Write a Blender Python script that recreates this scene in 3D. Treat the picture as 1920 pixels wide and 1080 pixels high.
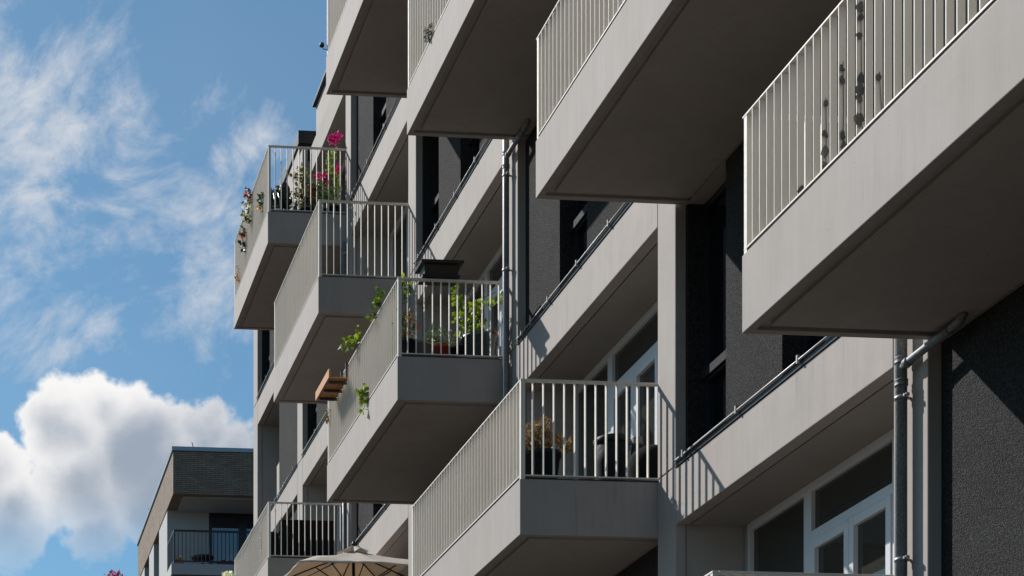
import bpy, bmesh, math, random
from mathutils import Vector, Matrix
random.seed(7)
sc = bpy.context.scene
for o in list(bpy.data.objects):
    bpy.data.objects.remove(o)
COL = sc.collection

# ------------------------------------------------------------------ camera
YAW = 0.0822
cam_d = bpy.data.cameras.new('camera')
cam_d.sensor_width = 36
cam_d.lens = 60.94
cam_d.shift_x = 0.4084
cam_d.shift_y = 0.7436
cam_d.clip_start = 0.1
cam_d.clip_end = 3000
cam = bpy.data.objects.new('camera', cam_d)
COL.objects.link(cam)
cam.location = (-5.437, 0.0, -4.937)
cam.rotation_euler = (math.radians(90), 0, -YAW)
sc.camera = cam

# ------------------------------------------------------------------ sun, sky, exposure
SUN = Vector((-1.0, 1.38, 1.40)).normalized()       # towards the sun
sun_d = bpy.data.lights.new('sun', 'SUN')
sun_d.energy = 4.6
sun_d.angle = math.radians(0.5)
sun_d.color = (1.0, 0.96, 0.915)
sun = bpy.data.objects.new('sun', sun_d)
COL.objects.link(sun)
sun.rotation_euler = SUN.to_track_quat('Z', 'Y').to_euler()
sun.location = (-20, 30, 40)

vs = sc.view_settings
vs.view_transform = 'Standard'
vs.look = 'None'
vs.exposure = 0.45
vs.gamma = 1.0
vs.use_curve_mapping = False

world = bpy.data.worlds.new('World')
sc.world = world
world.use_nodes = True
wt = world.node_tree
wt.nodes.clear()

class NT:
    """tiny expression helper for node trees"""
    def __init__(s, tree): s.t = tree
    def n(s, typ, **kw):
        nd = s.t.nodes.new(typ)
        for k, v in kw.items(): setattr(nd, k, v)
        return nd
    def put(s, sock, v):
        if isinstance(v, bpy.types.NodeSocket): s.t.links.new(v, sock)
        else: sock.default_value = v
    def m(s, op, a, b=0.0, c=0.0, clamp=False):
        nd = s.n('ShaderNodeMath', operation=op, use_clamp=clamp)
        s.put(nd.inputs[0], a); s.put(nd.inputs[1], b); s.put(nd.inputs[2], c)
        return nd.outputs[0]
    def v(s, op, a, b=(0, 0, 0), scale=None):
        nd = s.n('ShaderNodeVectorMath', operation=op)
        s.put(nd.inputs[0], a); s.put(nd.inputs[1], b)
        if scale is not None: s.put(nd.inputs['Scale'], scale)
        return nd.outputs['Value'] if op in ('DISTANCE', 'DOT_PRODUCT', 'LENGTH') else nd.outputs['Vector']
    def noise(s, vec, scale, detail=5, rough=0.55, dist=0.0, color=False):
        nd = s.n('ShaderNodeTexNoise')
        s.put(nd.inputs['Vector'], vec)
        nd.inputs['Scale'].default_value = scale
        nd.inputs['Detail'].default_value = detail
        nd.inputs['Roughness'].default_value = rough
        nd.inputs['Distortion'].default_value = dist
        return nd.outputs['Color'] if color else nd.outputs['Fac']
    def smooth(s, x, lo, hi, a=0.0, b=1.0):
        nd = s.n('ShaderNodeMapRange', interpolation_type='SMOOTHSTEP')
        s.put(nd.inputs[0], x)
        for i, q in enumerate((lo, hi, a, b)): nd.inputs[i+1].default_value = q
        return nd.outputs[0]
    def lin(s, x, lo, hi, a=0.0, b=1.0):
        nd = s.n('ShaderNodeMapRange')
        s.put(nd.inputs[0], x)
        for i, q in enumerate((lo, hi, a, b)): nd.inputs[i+1].default_value = q
        return nd.outputs[0]
    def mix(s, f, a, b, mode='MIX'):
        nd = s.n('ShaderNodeMix', data_type='RGBA', blend_type=mode)
        s.put(nd.inputs[0], f); s.put(nd.inputs[6], a); s.put(nd.inputs[7], b)
        return nd.outputs[2]

def build_sky():
    N = NT(wt)
    out = N.n('ShaderNodeOutputWorld')
    sky = N.n('ShaderNodeTexSky', sky_type='NISHITA')
    sky.sun_disc = False
    sky.sun_elevation = math.asin(SUN.z)
    sky.sun_rotation = math.atan2(SUN.x, SUN.y)
    sky.altitude = 100
    sky.air_density = 1.0
    sky.dust_density = 0.6
    sky.ozone_density = 2.0
    bg = N.n('ShaderNodeBackground')
    tint = N.mix(1.0, sky.outputs[0], (0.66, 0.97, 1.02, 1), 'MULTIPLY')
    wt.links.new(tint, bg.inputs[0])
    bg.inputs[1].default_value = 0.070
    tc = N.n('ShaderNodeTexCoord')
    d = tc.outputs['Generated']
    F, pp, yh = 3250.0, 175.9, 1967.8
    def dirn(x, y):
        f = Vector((math.sin(YAW), math.cos(YAW), 0)); r = Vector((math.cos(YAW), -math.sin(YAW), 0))
        return (f + r*((x-pp)/F) + Vector((0, 0, (yh-y)/F))).normalized()
    # heaped clouds: groups of round heads, edges broken up by noise
    heads = [(125, 805, 100), (195, 770, 82), (255, 850, 125), (378, 818, 72), (325, 905, 125), (150, 905, 108),
             (185, 985, 75), (430, 875, 85), (-15, 890, 88), (15, 970, 105), (-90, 940, 150), (-420, 960, 190), (860, 1010, 190)]
    def heap(vec, freq, det, amp):
        warp = N.noise(vec, freq, det, 0.58, 0.0, color=True)
        p = N.v('ADD', vec, N.v('SCALE', N.v('SUBTRACT', warp, (0.5, 0.5, 0.5)), scale=amp))
        best = None
        for (x, y, r) in heads:
            q = N.m('MULTIPLY_ADD', N.v('DISTANCE', p, tuple(dirn(x, y))), -F/100.0/0.97, r/100.0)
            best = q if best is None else N.m('SMOOTH_MAX', best, q, 0.20)
        return best, p
    h0, p0 = heap(d, 30, 4, 0.030)
    fine = N.noise(d, 75, 4, 0.62)
    a0 = N.smooth(N.m('MULTIPLY_ADD', N.m('SUBTRACT', fine, 0.5), 0.45, h0), 0.03, 0.25)
    sz = N.n('ShaderNodeSeparateXYZ'); N.put(sz.inputs[0], d)
    a0 = N.m('MULTIPLY', a0, N.smooth(sz.outputs[2], dirn(150, 1075).z, dirn(150, 900).z, 0.25, 1.0))
    # sunlit flanks (upper left) against the shaded side, softly
    side = N.v('DOT_PRODUCT', N.v('SUBTRACT', p0, tuple(dirn(250, 865))), tuple((Vector((-0.58, 0, 0.81))).normalized()*F/100.0))
    puff = N.noise(d, 22, 2, 0.5)
    lit = N.m('ADD', N.m('MULTIPLY', side, 0.24), N.m('MULTIPLY', N.m('SUBTRACT', puff, 0.5), 1.0))
    lit = N.m('SUBTRACT', lit, N.m('MULTIPLY', h0, 1.0))
    litf = N.smooth(lit, -1.05, 0.25)
    ccol = N.mix(litf, (0.35, 0.41, 0.50, 1), (1.0, 0.985, 0.975, 1))
    # thin torn veils
    rot = N.n('ShaderNodeVectorRotate', rotation_type='Y_AXIS'); N.put(rot.inputs['Vector'], d); rot.inputs['Angle'].default_value = math.radians(35)
    ds = N.v('ADD', N.v('MULTIPLY', rot.outputs[0], (0.75, 1.0, 1.15)), (6.85, 0.0, 2.65))
    wv = N.noise(ds, 9, 2, 0.55, color=True)
    dv = N.v('ADD', ds, N.v('SCALE', N.v('SUBTRACT', wv, (0.5, 0.5, 0.5)), scale=0.07))
    veil = N.noise(dv, 17, 7, 0.62)
    veil2 = N.noise(dv, 52, 5, 0.66)
    vv = N.m('ADD', N.m('MULTIPLY', veil, 0.95), N.m('MULTIPLY', veil2, 0.40))
    vv = N.m('SUBTRACT', vv, 0.175)
    where = None
    for (x, y, r, g) in [(10, 190, 130, 1.0), (60, 260, 110, .95), (20, 380, 150, .8), (130, 240, 70, .7), (280, 350, 120, .85), (200, 420, 100, .6), (60, 560, 130, .8), (420, 520, 110, .95), (490, 370, 140, 1.0), (350, 570, 90, .6), (-200, 300, 300, .9), (560, 260, 60, .6)]:
        q = N.m('MULTIPLY', N.smooth(N.v('DISTANCE', d, tuple(dirn(x, y))), 0.0, r*2.1/F, g*0.86, 0.0), 1.0)
        where = q if where is None else N.m('SMOOTH_MAX', where, q, 0.25)
    far = N.m('MULTIPLY', N.smooth(N.noise(d, 2.2, 1, 0.5), 0.5, 0.72), N.smooth(N.v('DISTANCE', d, tuple(dirn(600, 500))), 0.35, 0.6, 0.0, 0.6))
    where = N.m('MAXIMUM', where, far)
    a1 = N.smooth(N.m('ADD', vv, N.m('MULTIPLY', where, 0.31)), 0.585, 0.97)
    broad = N.m('MULTIPLY', N.smooth(N.v('DISTANCE', d, tuple(dirn(420, 330))), 0.0, 0.30, 0.06, 0.0), N.smooth(N.noise(dv, 6, 2, 0.5), 0.30, 0.65))
    a1 = N.m('MAXIMUM', N.m('MULTIPLY', a1, 0.95), broad)
    b1 = N.n('ShaderNodeBackground'); b1.inputs[0].default_value = (0.80, 0.83, 0.88, 1); b1.inputs[1].default_value = 0.62
    b2 = N.n('ShaderNodeBackground'); wt.links.new(ccol, b2.inputs[0]); b2.inputs[1].default_value = 0.70
    m1 = N.n('ShaderNodeMixShader'); m2 = N.n('ShaderNodeMixShader')
    wt.links.new(a1, m1.inputs[0]); wt.links.new(bg.outputs[0], m1.inputs[1]); wt.links.new(b1.outputs[0], m1.inputs[2])
    wt.links.new(a0, m2.inputs[0]); wt.links.new(m1.outputs[0], m2.inputs[1]); wt.links.new(b2.outputs[0], m2.inputs[2])
    wt.links.new(m2.outputs[0], out.inputs[0])
build_sky()
world.cycles.sampling_method = 'MANUAL'
world.cycles.sample_map_resolution = 256

# ------------------------------------------------------------------ materials
MATS = {}
def mat(name, col, rough=0.7, metal=0.0, spec=0.5):
    m = bpy.data.materials.new(name); m.use_nodes = True
    b = m.node_tree.nodes['Principled BSDF']
    b.inputs['Base Color'].default_value = (*col, 1)
    b.inputs['Roughness'].default_value = rough
    b.inputs['Metallic'].default_value = metal
    b.inputs['Specular IOR Level'].default_value = spec
    MATS[name] = m
    return m, b, NT(m.node_tree)
def bump(N, b, h, strength, dist):
    nd = N.n('ShaderNodeBump'); nd.inputs['Strength'].default_value = strength; nd.inputs['Distance'].default_value = dist
    N.t.links.new(h, nd.inputs['Height']); N.t.links.new(nd.outputs[0], b.inputs['Normal'])
def pos(N): return N.n('ShaderNodeNewGeometry').outputs['Position']

def concrete(name, col, streak=1.0, joints=False):
    m, b, N = mat(name, col, 0.82, 0, 0.3)
    p = pos(N)
    st = N.noise(N.v('MULTIPLY', p, (7, 7, 0.45)), 1.0, 6, 0.6)          # rain streaks
    st2 = N.noise(N.v('MULTIPLY', p, (34, 34, 1.1)), 1.0, 3, 0.6)
    cl = N.noise(p, 1.7, 6, 0.65)
    gr = N.noise(p, 160, 3, 0.6)
    k = N.m('ADD', N.m('ADD', N.m('MULTIPLY', st, 0.16*streak), N.m('MULTIPLY', st2, 0.10*streak)), N.m('ADD', N.m('MULTIPLY', cl, 0.30), N.m('MULTIPLY', gr, 0.10)))
    base = 0.5*(0.26*streak+0.40)
    k = N.m('ADD', N.m('SUBTRACT', k, base), 1.0)
    c = N.mix(1.0, (*col, 1), N.mix(0.0, k, k), 'MULTIPLY')
    # small pores and specks
    vo = N.n('ShaderNodeTexVoronoi'); vo.inputs['Scale'].default_value = 9.0; N.put(vo.inputs['Vector'], p)
    pore = N.m('MULTIPLY', N.smooth(vo.outputs['Distance'], 0.035, 0.06, 1, 0), N.smooth(N.noise(p, 3.1, 2), 0.52, 0.6))
    c = N.mix(N.m('MULTIPLY', pore, 0.5), c, (col[0]*0.3, col[1]*0.28, col[2]*0.26, 1))
    # dirt washed down in narrow runs, in places only
    run = N.m('MULTIPLY', N.smooth(N.noise(N.v('MULTIPLY', p, (16, 16, 0.7)), 1.0, 4, 0.7), 0.56, 0.74), N.smooth(N.noise(p, 0.8, 3), 0.42, 0.62))
    c = N.mix(N.m('MULTIPLY', run, 0.30*streak), c, N.mix(1.0, c, (0.55, 0.52, 0.47, 1), 'MULTIPLY'))
    blot = N.smooth(N.noise(p, 2.6, 7, 0.7), 0.55, 0.72)
    c = N.mix(N.m('MULTIPLY', blot, 0.20), c, N.mix(1.0, c, (0.72, 0.68, 0.62, 1), 'MULTIPLY'))
    warm = N.smooth(N.noise(p, 0.9, 3), 0.35, 0.7)
    c = N.mix(N.m('MULTIPLY', warm, 0.35), c, N.mix(1.0, c, (1.0, 0.955, 0.90, 1), 'MULTIPLY'))
    N.t.links.new(c, b.inputs['Base Color'])
    bump(N, b, N.m('ADD', gr, N.m('MULTIPLY', cl, 0.5)), 0.12, 0.004)
    return m
concrete('concrete', (0.33, 0.299, 0.281), 1.35)
concrete('plaster', (0.33, 0.31, 0.29), 0.3)
concrete('ceiling_concrete', (0.29, 0.268, 0.245), 0.2)

def stucco(name, col):
    m, b, N = mat(name, col, 0.95, 0, 0.2)
    p = pos(N)
    g = N.noise(p, 52, 4, 0.7)
    vo = N.n('ShaderNodeTexVoronoi'); vo.inputs['Scale'].default_value = 95.0; N.put(vo.inputs['Vector'], p)
    cl = N.noise(p, 1.3, 4, 0.6)
    k = N.m('ADD', N.m('MULTIPLY', N.smooth(g, 0.36, 0.68), 1.2), N.m('MULTIPLY', cl, 0.75))
    k = N.m('ADD', k, N.m('MULTIPLY', vo.outputs['Distance'], 0.3))
    c = N.mix(1.0, (*col, 1), N.mix(0.0, k, k), 'MULTIPLY')
    v2 = N.n('ShaderNodeTexVoronoi'); v2.inputs['Scale'].default_value = 7.0; N.put(v2.inputs['Vector'], p)
    c = N.mix(N.smooth(v2.outputs['Distance'], 0.02, 0.045, 0.7, 0), c, (0.3, 0.3, 0.29, 1))
    N.t.links.new(c, b.inputs['Base Color'])
    bump(N, b, N.m('ADD', g, vo.outputs['Distance']), 1.0, 0.018)
stucco('dark_stucco', (0.0345, 0.034, 0.0345))

def paint(name, col, rough=0.45, var=0.12, metal=0.0, spec=0.5):
    m, b, N = mat(name, col, rough, metal, spec)
    p = pos(N)
    k = N.m('ADD', N.m('MULTIPLY', N.m('SUBTRACT', N.noise(N.v('MULTIPLY', p, (6, 6, 1.2)), 2.0, 5, 0.6), 0.5), var*2), 1.0)
    N.t.links.new(N.mix(1.0, (*col, 1), N.mix(0.0, k, k), 'MULTIPLY'), b.inputs['Base Color'])
    N.put(b.inputs['Roughness'], N.lin(N.noise(p, 30, 3), 0.3, 0.7, rough-0.08, rough+0.1))
    return m
paint('asphalt', (0.045, 0.043, 0.04), 0.9, 0.2)
paint('rail_paint', (0.69, 0.64, 0.57), 0.42, 0.10)
paint('anthracite_metal', (0.016, 0.017, 0.020), 0.4, 0.15)
paint('black_plastic', (0.010, 0.0105, 0.013), 0.55, 0.2, 0, 0.3)
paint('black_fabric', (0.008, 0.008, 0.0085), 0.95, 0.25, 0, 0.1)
paint('slate_plastic', (0.012, 0.0135, 0.018), 0.7, 0.15, 0, 0.12)
paint('teal_plastic', (0.045, 0.075, 0.085), 0.4, 0.15)
paint('red_plastic', (0.30, 0.03, 0.018), 0.4, 0.15)
paint('terracotta', (0.25, 0.055, 0.025), 0.75, 0.2)
paint('grey_plastic', (0.14, 0.14, 0.145), 0.5, 0.1)
paint('white_frame', (0.60, 0.61, 0.64), 0.35, 0.05)
paint('coping_steel', (0.30, 0.30, 0.30), 0.45, 0.1, 0.3)
paint('wood', (0.42, 0.175, 0.05), 0.6, 0.35)
paint('bark', (0.09, 0.065, 0.045), 0.9, 0.4)
paint('dark_brown', (0.022, 0.015, 0.011), 0.5, 0.2)
paint('white_plaster_far', (0.40, 0.40, 0.40), 0.9, 0.05)
paint('pale_metal', (0.30, 0.33, 0.37), 0.35, 0.08, 0.5)

def galvanised():
    m, b, N = mat('galvanised', (0.30, 0.315, 0.33), 0.55, 0.45)
    p = pos(N)
    vo = N.n('ShaderNodeTexVoronoi'); vo.inputs['Scale'].default_value = 60; N.put(vo.inputs['Vector'], p)
    k = N.m('ADD', N.m('MULTIPLY', N.noise(N.v('MULTIPLY', p, (20, 20, 3)), 1.0, 5), 0.5), N.m('MULTIPLY', vo.outputs['Distance'], 0.35))
    N.t.links.new(N.mix(N.smooth(k, 0.2, 0.7), (0.10, 0.108, 0.12, 1), (0.25, 0.258, 0.268, 1)), b.inputs['Base Color'])
    N.put(b.inputs['Roughness'], N.lin(k, 0.2, 0.7, 0.48, 0.7))
galvanised()

def glass(name, col, rough=0.02):
    m, b, N = mat(name, col, rough, 0, 0.6)
    b.inputs['IOR'].default_value = 1.5
    p = pos(N)
    bump(N, b, N.noise(p, 0.9, 2), 0.05, 0.05)
glass('window_glass', (0.034, 0.034, 0.029))
glass('dark_window_glass', (0.005, 0.006, 0.008))
glass('far_glass', (0.006, 0.012, 0.022))
MATS['far_glass'].node_tree.nodes['Principled BSDF'].inputs['IOR'].default_value = 2.1

def brick_mat(name, c1, c2, mortar):
    m, b, N = mat(name, c1, 0.9, 0, 0.2)
    g = N.n('ShaderNodeNewGeometry')
    sp = N.n('ShaderNodeSeparateXYZ'); N.put(sp.inputs[0], g.outputs['Position'])
    sn = N.n('ShaderNodeSeparateXYZ'); N.put(sn.inputs[0], g.outputs['Normal'])
    along = N.m('ADD', N.m('MULTIPLY', sp.outputs[0], N.m('ABSOLUTE', sn.outputs[1])), N.m('MULTIPLY', sp.outputs[1], N.m('ABSOLUTE', sn.outputs[0])))
    cx = N.n('ShaderNodeCombineXYZ'); N.put(cx.inputs[0], along); N.put(cx.inputs[1], sp.outputs[2])
    br = N.n('ShaderNodeTexBrick')
    N.put(br.inputs['Vector'], cx.outputs[0])
    br.inputs['Color1'].default_value = (*c1, 1); br.inputs['Color2'].default_value = (*c2, 1); br.inputs['Mortar'].default_value = (*mortar, 1)
    br.inputs['Scale'].default_value = 1.0
    br.inputs['Brick Width'].default_value = 0.24; br.inputs['Row Height'].default_value = 0.056
    br.inputs['Mortar Size'].default_value = 0.010; br.inputs['Bias'].default_value = 0.0
    k = N.m('ADD', N.m('MULTIPLY', N.noise(g.outputs['Position'], 2.5, 5, 0.7), 0.8), 0.6)
    N.t.links.new(N.mix(1.0, br.outputs['Color'], N.mix(0.0, k, k), 'MULTIPLY'), b.inputs['Base Color'])
    bump(N, b, N.m('SUBTRACT', 1.0, br.outputs['Fac']), 0.8, 0.012)
brick_mat('brick', (0.225, 0.17, 0.128), (0.30, 0.23, 0.175), (0.14, 0.112, 0.09))

def leaf(name, c1, c2, trans=0.35):
    m, b, N = mat(name, c1, 0.5, 0, 0.35)
    g = N.n('ShaderNodeNewGeometry')
    c = N.mix(g.outputs['Random Per Island'], (*c1, 1), (*c2, 1))
    N.t.links.new(c, b.inputs['Base Color'])
    tr = N.n('ShaderNodeBsdfTranslucent'); N.t.links.new(N.mix(1.0, c, (1.5, 1.6, 0.9, 1), 'MULTIPLY'), tr.inputs[0])
    mx = N.n('ShaderNodeMixShader'); mx.inputs[0].default_value = trans
    N.t.links.new(b.outputs[0], mx.inputs[1]); N.t.links.new(tr.outputs[0], mx.inputs[2])
    N.t.links.new(mx.outputs[0], N.t.nodes['Material Output'].inputs[0])
leaf('leaf_green', (0.035, 0.065, 0.012), (0.10, 0.15, 0.03))
leaf('leaf_lime', (0.09, 0.145, 0.012), (0.24, 0.29, 0.03), 0.4)
leaf('leaf_dark', (0.015, 0.025, 0.010), (0.045, 0.065, 0.02), 0.15)
leaf('leaf_dry', (0.17, 0.10, 0.04), (0.32, 0.205, 0.09), 0.2)
leaf('leaf_russet', (0.10, 0.05, 0.015), (0.12, 0.12, 0.025), 0.3)
leaf('petal_pink', (0.40, 0.008, 0.13), (0.58, 0.02, 0.26), 0.3)
leaf('petal_red', (0.40, 0.03, 0.03), (0.50, 0.09, 0.03), 0.3)
leaf('petal_orange', (0.48, 0.13, 0.015), (0.52, 0.24, 0.05), 0.3)
leaf('petal_white', (0.68, 0.68, 0.60), (0.75, 0.74, 0.70), 0.3)
leaf('leaf_grey', (0.06, 0.062, 0.064), (0.13, 0.13, 0.12), 0.1)
leaf('cloth_grey', (0.16, 0.16, 0.15), (0.28, 0.27, 0.25), 0.1)

def canvas():
    m, b, N = mat('canvas', (0.58, 0.52, 0.44), 0.9, 0, 0.1)
    p = pos(N)
    k = N.m('ADD', N.m('MULTIPLY', N.noise(p, 3.0, 5), 0.3), 0.85)
    c = N.mix(1.0, (0.70, 0.665, 0.615, 1), N.mix(0.0, k, k), 'MULTIPLY')
    N.t.links.new(c, b.inputs['Base Color'])
    tr = N.n('ShaderNodeBsdfTranslucent'); N.t.links.new(N.mix(1.0, c, (0.95, 0.80, 0.62, 1), 'MULTIPLY'), tr.inputs[0])
    mx = N.n('ShaderNodeMixShader'); mx.inputs[0].default_value = 0.36
    N.t.links.new(b.outputs[0], mx.inputs[1]); N.t.links.new(tr.outputs[0], mx.inputs[2])
    N.t.links.new(mx.outputs[0], N.t.nodes['Material Output'].inputs[0])
    bump(N, b, N.noise(N.v('MULTIPLY', p, (9, 9, 9)), 1.0, 4), 0.35, 0.02)
canvas()
def ground_mat():
    m, b, N = mat('ground', (0.08, 0.07, 0.055), 0.95)
    p = pos(N)
    k = N.noise(p, 0.35, 8, 0.65)
    N.t.links.new(N.mix(k, (0.028, 0.021, 0.012, 1), (0.042, 0.030, 0.017, 1)), b.inputs['Base Color'])
    bump(N, b, N.noise(p, 12, 5), 0.4, 0.03)
ground_mat()

# ------------------------------------------------------------------ mesh helpers
def link(o, parent=None, wloc=None):
    COL.objects.link(o)
    if parent is not None:
        o.parent = parent
        o.matrix_parent_inverse = Matrix.Translation(parent['_w']).inverted() if '_w' in parent else Matrix()
    return o
WL = {}
class MB:
    """collects shapes (world coordinates); build() makes ONE mesh object with its origin at its base"""
    def __init__(s): s.bm = bmesh.new()
    def box(s, x0, x1, y0, y1, z0, z1):
        v = [s.bm.verts.new((x, y, z)) for x in (x0, x1) for y in (y0, y1) for z in (z0, z1)]
        for f in ((0, 1, 3, 2), (4, 6, 7, 5), (0, 4, 5, 1), (2, 3, 7, 6), (0, 2, 6, 4), (1, 5, 7, 3)):
            s.bm.faces.new([v[i] for i in f])
        return s
    def poly(s, pts, faces):
        v = [s.bm.verts.new(p) for p in pts]
        for f in faces: s.bm.faces.new([v[i] for i in f])
        return s
    def tube(s, pts, r, n=10, caps=True):
        pts = [Vector(p) for p in pts]
        rr = r if isinstance(r, (list, tuple)) else [r]*len(pts)
        rings = []
        up = None
        for i, p in enumerate(pts):
            a = pts[max(i-1, 0)]; b = pts[min(i+1, len(pts)-1)]
            t = (b-a).normalized()
            if up is None:
                up = Vector((0, 0, 1)) if abs(t.z) < 0.9 else Vector((1, 0, 0))
            u = (up - t*up.dot(t)).normalized(); w = t.cross(u); up = u
            rings.append([s.bm.verts.new(p + (u*math.cos(2*math.pi*k/n) + w*math.sin(2*math.pi*k/n))*rr[i]) for k in range(n)])
        for i in range(len(rings)-1):
            for k in range(n):
                f = s.bm.faces.new((rings[i][k], rings[i][(k+1) % n], rings[i+1][(k+1) % n], rings[i+1][k])); f.smooth = True
        if caps:
            s.bm.faces.new(rings[0][::-1]); s.bm.faces.new(rings[-1])
        return s
    def lathe(s, c, prof, n=28):
        rings = []
        for (r, z) in prof:
            rings.append([s.bm.verts.new((c[0]+r*math.cos(2*math.pi*k/n), c[1]+r*math.sin(2*math.pi*k/n), c[2]+z)) for k in range(n)])
        for i in range(len(rings)-1):
            for k in range(n):
                f = s.bm.faces.new((rings[i][k], rings[i][(k+1) % n], rings[i+1][(k+1) % n], rings[i+1][k])); f.smooth = True
        s.bm.faces.new(rings[0][::-1]); s.bm.faces.new(rings[-1])
        return s
    def leafs(s, centre, rad, n, size, rnd, shell=0.35, droop=0.0, narrow=0.55):
        for _ in range(n):
            while True:
                q = Vector((rnd.uniform(-1, 1), rnd.uniform(-1, 1), rnd.uniform(-1, 1)))
                if shell < q.length < 1: break
            p = Vector(centre) + Vector((q.x*rad[0], q.y*rad[1], q.z*rad[2]))
            d = Vector((rnd.gauss(0, 1), rnd.gauss(0, 1), rnd.gauss(0, 1)-droop)).normalized()
            u = d.orthogonal().normalized(); u.rotate(Matrix.Rotation(rnd.uniform(0, 6.28), 3, d)); w = d.cross(u)
            L = size*rnd.uniform(0.6, 1.25); W = L*narrow
            vs_ = [p, p+d*L*0.45+u*W*0.5+w*L*0.07, p+d*L-w*L*0.10, p+d*L*0.45-u*W*0.5+w*L*0.07, p+d*L*0.5-w*L*0.03]
            v = [s.bm.verts.new(x) for x in vs_]
            for f in ((0, 1, 4), (1, 2, 4), (2, 3, 4), (3, 0, 4)): s.bm.faces.new([v[i] for i in f])
        return s
    def build(s, name, m, parent=None, bevel=0, solid=0, normals=True, origin=None):
        bm = s.bm
        if normals: bmesh.ops.recalc_face_normals(bm, faces=bm.faces)
        if origin is None:
            xs = [v.co for v in bm.verts]
            lo = Vector([min(v[i] for v in xs) for i in range(3)]); hi = Vector([max(v[i] for v in xs) for i in range(3)])
            origin = Vector(((lo.x+hi.x)/2, (lo.y+hi.y)/2, lo.z))
        origin = Vector(origin)
        bmesh.ops.translate(bm, verts=bm.verts, vec=-origin)
        me = bpy.data.meshes.new(name); bm.to_mesh(me); bm.free()
        me.materials.append(MATS[m])
        o = bpy.data.objects.new(name, me)
        return place(o, origin, parent, bevel, solid)
def place(o, origin, parent=None, bevel=0, solid=0):
    COL.objects.link(o)
    if bevel:
        md = o.modifiers.new('bevel', 'BEVEL'); md.width = bevel; md.segments = 2; md.limit_method = 'ANGLE'; md.angle_limit = math.radians(40)
    if solid:
        md = o.modifiers.new('solid', 'SOLIDIFY'); md.thickness = solid; md.offset = 0
    WL[o] = Vector(origin)
    if parent is not None:
        o.parent = parent; o.location = Vector(origin) - WL[parent]
    else:
        o.location = origin
    return o
def tag(o, label, cat, group=None):
    o['label'] = label; o['category'] = cat
    if group: o['group'] = group
    return o
def thing(name, label, cat, loc, group=None):
    o = bpy.data.objects.new(name, None); o.empty_display_size = 0.2
    place(o, loc)
    return tag(o, label, cat, group)
def copy_mesh(name, me, origin, parent):
    o = bpy.data.objects.new(name, me)
    return place(o, origin, parent)

# ------------------------------------------------------------------ ground
GZ = -6.55
g = MB().poly([(-900, -600, GZ), (900, -600, GZ), (900, 1200, GZ), (-900, 1200, GZ)], [(0, 1, 2, 3)]).build('ground', 'ground', origin=(0, 0, GZ))
g['kind'] = 'structure'
pv = MB().box(-2.6, 1.30, -6, 40, GZ-0.1, GZ+0.12).build('pavement', 'asphalt', bevel=0.01)
pv['kind'] = 'structure'

# ------------------------------------------------------------------ apartment building
XP, XD, XL = 1.358, 1.458, 2.03      # pilaster face, dark wall face, loggia back wall
def ZF(n): return 8.95 if n == 3 else 3.0*n
bld = thing('apartment_building', 'long modern apartment building with staggered pale concrete balconies and dark stucco walls', 'building', (6, 20, GZ))
PIL = [(2.55, 3.0), (7.0, 7.47), (11.58, 12.021), (15.81, 16.222), (20.37, 20.797), (24.95, 25.374), (29.10, 29.493), (33.18, 33.68), (38.13, 38.64)]
BAYS = {}
for i, nm in enumerate('zabcdefg'):
    BAYS[nm] = (PIL[i][1], PIL[i+1][0])
BI = {'z': -1, 'a': 0, 'b': 1, 'c': 2, 'd': 3, 'e': 4, 'f': 5, 'g': 6}
ROOF = 13.35
MB().box(2.25, 13.0, 2.6, 33.4, GZ, ROOF-0.25).build('core_wall', 'dark_stucco', bld)
MB().box(2.25, 13.0, 33.42, 38.6, GZ, 12.7).build('core_wall', 'dark_stucco', bld)
# pilasters, one piece for each storey, open joints between them
for i, (p0, p1) in enumerate(PIL):
    for n in range(-2, 5):
        z0 = ZF(n)+0.562 if n > -2 else GZ+0.001
        z1 = ZF(n+1)+0.55
        if n == 4: z1 = ROOF if i < 8 else 12.95
        if n == 4 and i == 7: z1 = 12.0
        if z1 - z0 < 0.1: continue
        MB().box(XP, XP+0.105, p0, p1, z0, z1).build('pilaster', 'concrete', bld, bevel=0.008)
    MB().box(XP+0.112, 2.24, p0+0.012, p1-0.012, GZ, (ROOF if i < 7 else 12.6)-0.3).build('party_wall', 'plaster', bld)

def spandrel(y0, y1, zb, h=0.53, x=XP):
    s = MB().box(x, x+0.13, y0+0.008, y1-0.008, zb, zb+h).build('spandrel', 'concrete', bld, bevel=0.007)
    MB().box(x-0.012, x+0.16, y0+0.012, y1-0.012, zb+h+0.004, zb+h+0.046).build('coping', 'anthracite_metal', s)
    t = MB().tube([(x-0.030, y0+0.012, zb+h+0.054), (x-0.030, y1-0.012, zb+h+0.054)], 0.010, 8)
    t.build('guard_tube', 'coping_steel', s)
    k = int((y1-y0)/0.95)
    for j in range(k+1):
        yy = y0+0.25+(y1-y0-0.5)*j/k
        MB().box(x-0.044, x-0.018, yy, yy+0.022, zb+h+0.03, zb+h+0.095).build('peg', 'coping_steel', s)
    return s

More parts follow.
